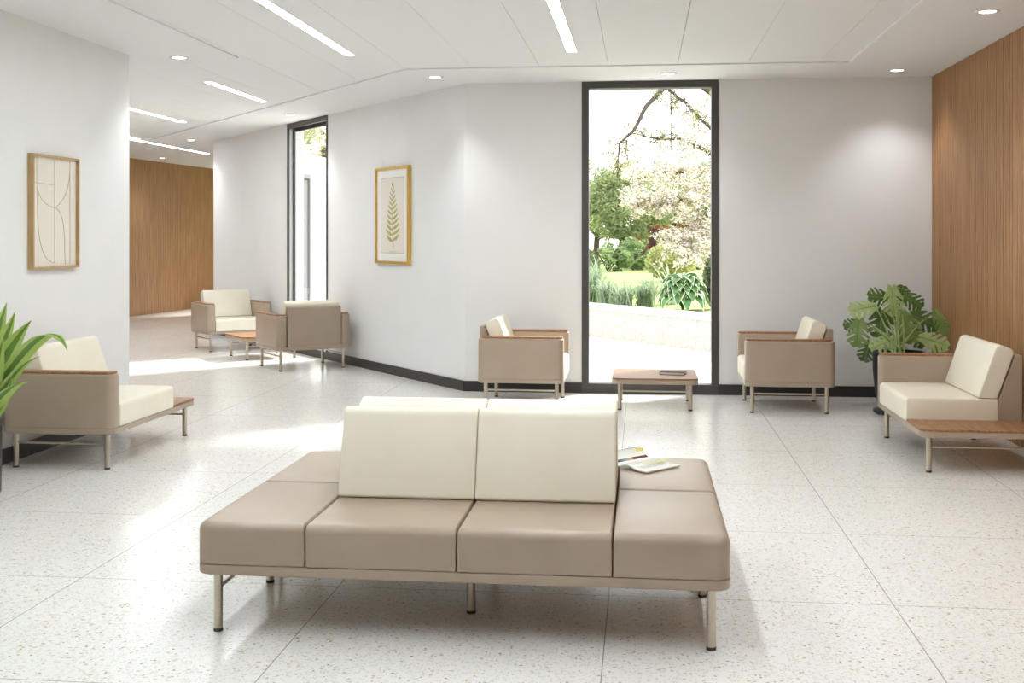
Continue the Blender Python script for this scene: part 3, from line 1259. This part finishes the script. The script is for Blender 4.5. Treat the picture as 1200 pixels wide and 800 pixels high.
def grass_clump(label, u, s_w, h, n=260, mat_='grey', wd=.008):
    # u: photo column; stands s_w behind the wall face
    lo = None
    best = None
    for k in range(400):
        s = -4 + 9 * k / 400
        p = gw(s, s_w, 0)
        d = p[0] * _FW.x + p[1] * _FW.y
        l = p[0] * _RT.x + p[1] * _RT.y
        uu = 600 + l / d * FPX
        if best is None or abs(uu - u) < best[0]:
            best = (abs(uu - u), p)
    x_, y_ = best[1][0], best[1][1]
    m_ = MB()
    for k in range(n):
        a = random.uniform(0, 2 * pi)
        ln = h * random.uniform(.6, 1.1)
        sp_ = random.uniform(.15, .7) * h
        b0 = Vector((random.gauss(0, .05), random.gauss(0, .05), 0))
        d = Vector((cos(a), sin(a), 0))
        p1 = b0 + d * sp_ * .35 + Vector((0, 0, ln * .8))
        p2 = b0 + d * sp_ + Vector((0, 0, ln * random.uniform(.3, .95)))
        cl = bez([tuple(b0), tuple(p1), tuple(p2)], 6)
        m_.ribbon(cl, [wd * (1 - (i / 6) ** 3) + .0006 for i in range(7)], (-d.y, d.x, 0), .2, 0, 2)
    o = m_.build('ornamental_grass', G[mat_], angle=80)
    o.location = (x_, y_, .40)
    tag(o, label, 'plant')
    return o


grass_clump('tall grass clump at the left edge of the garden window view', 693, .75, .80, 260).name = 'ornamental_grass'
grass_clump('grey-green grass clump behind the stone wall, second from left', 714, .62, .50, 240)
grass_clump('grey-green grass clump behind the stone wall, left of the hosta by a gap', 732, .46, .42, 240)
grass_clump('grey-green grass clump touching the left side of the hosta', 757, .80, .50, 240)
o = grass_clump('pale spiky upright plant right behind the hosta', 786, 1.6, .78, 34, 'spiky', .016)
o.name = 'spiky_plant'


def hosta(u, s_w, rad):
    best = None
    for k in range(400):
        s = -4 + 9 * k / 400
        p = gw(s, s_w, 0)
        d = p[0] * _FW.x + p[1] * _FW.y
        l = p[0] * _RT.x + p[1] * _RT.y
        uu = 600 + l / d * FPX
        if best is None or abs(uu - u) < best[0]:
            best = (abs(uu - u), p)
    t = thing('hosta_plant', 'broad-leaved hosta with cream-edged leaves behind the stone wall', 'plant', (best[1][0], best[1][1], .40))
    for k in range(58):
        ring = k / 58
        a = k * 2.39996
        r0 = rad * (.25 + .75 * ring)
        hz_ = .46 * (1 - ring) + .16 * ring + random.uniform(-.03, .03)
        d = Vector((cos(a), sin(a), 0))
        side = Vector((-d.y, d.x, 0))
        base_ = d * r0 * .45 + Vector((0, 0, hz_ + .02))
        ln = .23 * random.uniform(.85, 1.15)
        m_ = MB()
        rows = 8
        grid = []
        for i in range(rows + 1):
            s = i / rows
            hw = .088 * (sin(pi * min(1, .12 + s * .88)) ** .8) * (1 - s ** 6) + .001
            c = base_ + d * (ln * s) + Vector((0, 0, .05 * sin(pi * s * .8) - (.10 + .16 * ring) * s * s))
            grid.append([c + side * hw * x_ + Vector((0, 0, .025 * abs(x_))) for x_ in (-1, -.8, -.4, 0, .4, .8, 1)])
        vs_ = [p for row in grid for p in row]
        for i in range(rows):
            for j in range(6):
                q_ = i * 7 + j
                m_.f.append((q_, q_ + 1, q_ + 8, q_ + 7))
                m_.mi.append(1 if j in (0, 5) or i == rows - 1 else 0)
        m_.v = [tuple(p) for p in vs_]
        lf = m_.build('leaf', [G['hosta'], G['hostarim']], t, angle=80)
        st = MB()
        st.tube(bez([(0, 0, 0), tuple(d * r0 * .15 + Vector((0, 0, hz_))), tuple(base_)], 5), .006, 6)
        st.build('stem', G['hosta'], lf)


hosta(800, .82, .46)


def leaves(mb, c, rad, n, size, mi=0, shell=.5):
    for k in range(n):
        while True:
            p = Vector((random.uniform(-1, 1), random.uniform(-1, 1), random.uniform(-1, 1)))
            if shell < p.length < 1:
                break
        p = Vector((c[0] + p.x * rad[0], c[1] + p.y * rad[1], c[2] + p.z * rad[2]))
        a = Vector((random.gauss(0, 1), random.gauss(0, 1), random.gauss(0, .6))).normalized()
        b_ = a.orthogonal().normalized()
        b_ = (b_ + a.cross(b_) * random.uniform(-1, 1)).normalized()
        s = size * random.uniform(.6, 1.3)
        mb.add([p - a * s, p + b_ * s * .45, p + a * s, p - b_ * s * .45], [(0, 1, 2, 3)], mi)


def clumps(mb, c, rad, nc, per, csize, size, mi=0):
    for k in range(nc):
        while True:
            p = Vector((random.uniform(-1, 1), random.uniform(-1, 1), random.uniform(-1, 1)))
            if p.length < 1:
                break
        cc = (c[0] + p.x * rad[0], c[1] + p.y * rad[1], c[2] + p.z * rad[2])
        leaves(mb, cc, (csize, csize, csize * .6), per, size, mi, .2)


def tree(label, u, d, top, rw, mat_, trunk_h, nc=95, per=75, name='garden_tree', size=.085):
    c = atd(u, 278, d)
    t = thing(name, label, 'tree', (c.x, c.y, .40))
    H = top - .40
    m_ = MB()
    pts = [(0, 0, 0), (.06, .02, H * .3), (-.05, .05, H * .6), (0, 0, H * .85)]
    m_.tube(pts, [.13, .10, .07, .02], 8)
    for k in range(5):
        a = k * 2.4
        z0 = trunk_h * .8 + .25 * k
        m_.tube([(0, 0, z0), (cos(a) * rw * .4, sin(a) * rw * .4, z0 + .5), (cos(a) * rw * .8, sin(a) * rw * .8, z0 + .8)], [.05, .035, .012], 6)
    m_.build('trunk', G['bark'], t)
    m_ = MB()
    clumps(m_, (0, 0, (H + trunk_h) / 2), (rw, rw, (H - trunk_h) / 2), nc, per, rw * .28, size)
    m_.build('foliage', G[mat_], t, smooth=False)


tree('pale green garden tree at the left edge of the window view', 698, 44, 4.5, 1.5, 'tree2', 1.1)
tree('bushy green garden tree left of centre in the window view', 727, 40, 3.9, 1.35, 'tree', .9)
tree('green garden tree in front of the dark red shed', 752, 49, 4.0, 1.5, 'tree', 1.5)
tree('garden tree right behind the golden round shrub', 790, 52, 4.4, 1.7, 'tree2', 1.6)
tree('garden tree farthest right behind the blossom branches', 826, 41, 4.2, 1.4, 'tree', 1.4)


def shrub(name, label, u, d, rad, mat_, n, size, nc=None, per=60, lift=0.0):
    c = atd(u, 278, d)
    t = thing(name, label, 'shrub', (c.x, c.y, .40))
    m_ = MB()
    if nc:
        clumps(m_, (0, 0, rad[2] + lift), rad, nc, per, min(rad) * .35, size)
    else:
        leaves(m_, (0, 0, rad[2] + lift), rad, n, size, 0, .55)
    m_.build('foliage', G[mat_], t, smooth=False)
    m_ = MB()
    for k in range(5):
        a = k * 1.3
        m_.tube([(0, 0, 0), (cos(a) * rad[0] * .3, sin(a) * rad[1] * .3, rad[2] * .8), (cos(a) * rad[0] * .6, sin(a) * rad[1] * .6, rad[2] * 1.5)], [.03, .02, .006], 6)
    m_.build('stem', G['bark'], t)


shrub('conifer_shrub', 'dark narrow conifer at the left edge of the garden view', 689, 20.5, (.22, .22, .42), 'dark', 1500, .05)
shrub('conifer_shrub', 'dark narrow conifer at the right edge of the garden view', 838, 17.0, (.17, .17, .42), 'dark', 1500, .045)
shrub('golden_shrub', 'round yellow-green shrub on the lawn behind the hosta', 787, 27.5, (.62, .62, .48), 'gold', 2600, .06)
shrub('garden_bush', 'low green bush at the back of the lawn, left', 713, 35.6, (.75, .6, .42), 'bush', 0, .08, 26)
shrub('garden_bush', 'green bush in the middle at the back of the lawn', 742, 37.4, (.9, .7, .55), 'bush', 0, .08, 30)
shrub('garden_bush', 'low green bush in front of the dark red shed', 769, 35.0, (.6, .5, .30), 'bush', 0, .07, 20)
shrub('garden_bush', 'dark low hedge bush at the back right of the lawn', 818, 38.0, (1.5, .7, .42), 'dark', 0, .08, 34)

# dark red shed behind the trees
c = atd(770, 278, 60)
t = thing('garden_shed', 'dark red garden shed glimpsed between the trees', 'shed', (c.x, c.y, .40), -YAW)
M['shed'] = noise_mat('red_boards', srgb(112, 44, 40), srgb(140, 66, 58), 3, .8, stretch=(8, 8, .6))
m_ = MB()
m_.box(-1.6, 1.6, 0, 2.4, 0, 1.7)
m_.add([(-1.6, 0, 1.7), (1.6, 0, 1.7), (0, 0, 2.5), (-1.6, 2.4, 1.7), (1.6, 2.4, 1.7), (0, 2.4, 2.5)], [(0, 1, 2), (3, 5, 4), (0, 3, 4, 1)])
m_.build('wall', M['shed'], t, smooth=False)
m_ = MB()
for sx in (-1, 1):
    m_.add([(sx * 1.8, -.2, 1.63), (sx * 1.8, 2.6, 1.63), (0, 2.6, 2.56), (0, -.2, 2.56), (sx * 1.8, -.2, 1.69), (sx * 1.8, 2.6, 1.69), (0, 2.6, 2.62), (0, -.2, 2.62)],
           [(0, 1, 2, 3), (4, 7, 6, 5), (0, 4, 5, 1), (0, 3, 7, 4), (1, 5, 6, 2)])
m_.build('roof', M['base'], t, smooth=False)
m_ = MB()
m_.box(-.4, .4, -.03, 0, 0, 1.5)
m_.build('door', M['bookdark'], t, smooth=False)

# blossom tree to the right of the window, its branches reaching across
bt0 = atd(862, 278, 24)
bt = thing('blossom_tree', 'pale pink blossom tree with dark branches arching across the window view', 'tree', (bt0.x, bt0.y, .40))
O = Vector((bt0.x, bt0.y, .40))


def bp(u, v, d):
    return tuple(atd(u, v, d) - O)


m_ = MB()
m_.tube([(0, 0, 0), (.05, 0, 1.2), bp(856, 190, 24.2), bp(850, 120, 24.5), bp(835, 80, 24.8)], [.2, .17, .14, .09, .04], 10)
brs = [([(850, 120), (815, 96), (780, 102), (757, 124), (743, 153), (726, 168)], 24.3, 22.8, .075, .022),
       ([(726, 168), (724, 190), (723, 208)], 22.8, 23.5, .02, .006), ([(735, 164), (733, 176), (737, 192)], 22.8, 23.8, .02, .006),
       ([(856, 190), (826, 175), (800, 164), (772, 162), (738, 156)], 24.2, 24.8, .06, .012),
       ([(780, 102), (800, 118), (815, 132), (834, 152)], 24.0, 23.2, .03, .03),
       ([(786, 100), (786, 140), (787, 185)], 24.0, 24.4, .016, .008),
       ([(850, 240), (815, 232), (780, 238), (745, 245)], 24.1, 22.8, .04, .008),
       ([(850, 260), (825, 266), (800, 280), (785, 290)], 24.1, 22.6, .03, .006),
       ([(856, 215), (820, 205), (775, 200), (735, 215)], 24.2, 25.6, .04, .008),
       ([(858, 275), (835, 280), (818, 290), (806, 300)], 24.1, 22.3, .03, .006)]
segs = []
for pts, d0, d1, r0, r1 in brs:
    n = len(pts)
    P3 = [bp(u, v, d0 + (d1 - d0) * i / (n - 1)) for i, (u, v) in enumerate(pts)]
    # smooth
    sm = []
    for i in range(n - 1):
        for k in range(4):
            sm.append(Vector(P3[i]).lerp(Vector(P3[i + 1]), k / 4) + Vector((0, 0, random.uniform(-.02, .02))))
    sm.append(Vector(P3[-1]))
    m_.tube(sm, [r0 + (r1 - r0) * i / (len(sm) - 1) for i in range(len(sm))], 7)
    segs.append(sm)
fl_, lf_ = MB(), MB()
dens = [14, 30, 20, 40, 45, 24, 90, 80, 70, 80]
for sm, dn in zip(segs, dens):
    for i in range(len(sm) - 1):
        for k in range(max(1, dn // 12)):
            tw = sm[i].lerp(sm[i + 1], random.random())
            en = tw + Vector((random.uniform(-.45, .45), random.uniform(-.7, .7), random.uniform(-.35, .3)))
            m_.tube([tw, tw.lerp(en, .5) + Vector((0, 0, .05)), en], [.009, .006, .003], 5, cap=False)
            for q_ in range(7 if dn > 50 else 3):
                pc = tw.lerp(en, random.uniform(.2, 1.0))
                if dn > 50:
                    leaves(fl_, pc, (.10, .10, .08), 14, .03, 0, 0)
                    leaves(lf_, pc, (.14, .14, .10), 4, .035, 0, 0)
                else:
                    leaves(lf_, pc, (.07, .07, .06), 5, .032, 0, 0)
for (u, v, ru, rv, n) in ((800, 215, 34, 30, 150), (760, 228, 34, 22, 90), (815, 255, 22, 30, 90), (818, 155, 20, 34, 70), (795, 180, 30, 18, 50), (745, 195, 22, 14, 30)):
    for k in range(n):
        a = random.uniform(0, 2 * pi)
        q_ = math.sqrt(random.random())
        pc = Vector(bp(u + ru * q_ * cos(a), v + rv * q_ * sin(a), random.uniform(22.8, 25.6)))
        leaves(fl_, pc, (.12, .12, .09), 16, .03, 0, 0)
        leaves(lf_, pc, (.14, .14, .1), 6, .035, 0, 0)
m_.build('trunk', G['bark'], bt)
fl_.build('blossom', G['blossom'], bt, smooth=False)
lf_.build('foliage', G['bleaf'], bt, smooth=False)

# tree over the hall wing, seen at the top of the narrow window
c = atd(377, 278, 30)
t = thing('blossom_tree', 'pale blossom tree showing above the white wing through the narrow window', 'tree', (c.x, c.y, -.02))
m_ = MB()
m_.tube([(0, 0, 0), (.1, 0, 2), (0, .1, 4.2)], [.18, .13, .05], 10)
m_.build('trunk', G['bark'], t)
m_ = MB()
clumps(m_, (0, 0, 4.6), (1.6, 1.4, 1.2), 60, 60, .4, .07, 0)
m_.build('foliage', G['tree2'], t, smooth=False)
m_ = MB()
clumps(m_, (0, 0, 4.6), (1.6, 1.4, 1.2), 50, 50, .4, .06, 0)
m_.build('blossom', G['blossom'], t, smooth=False)
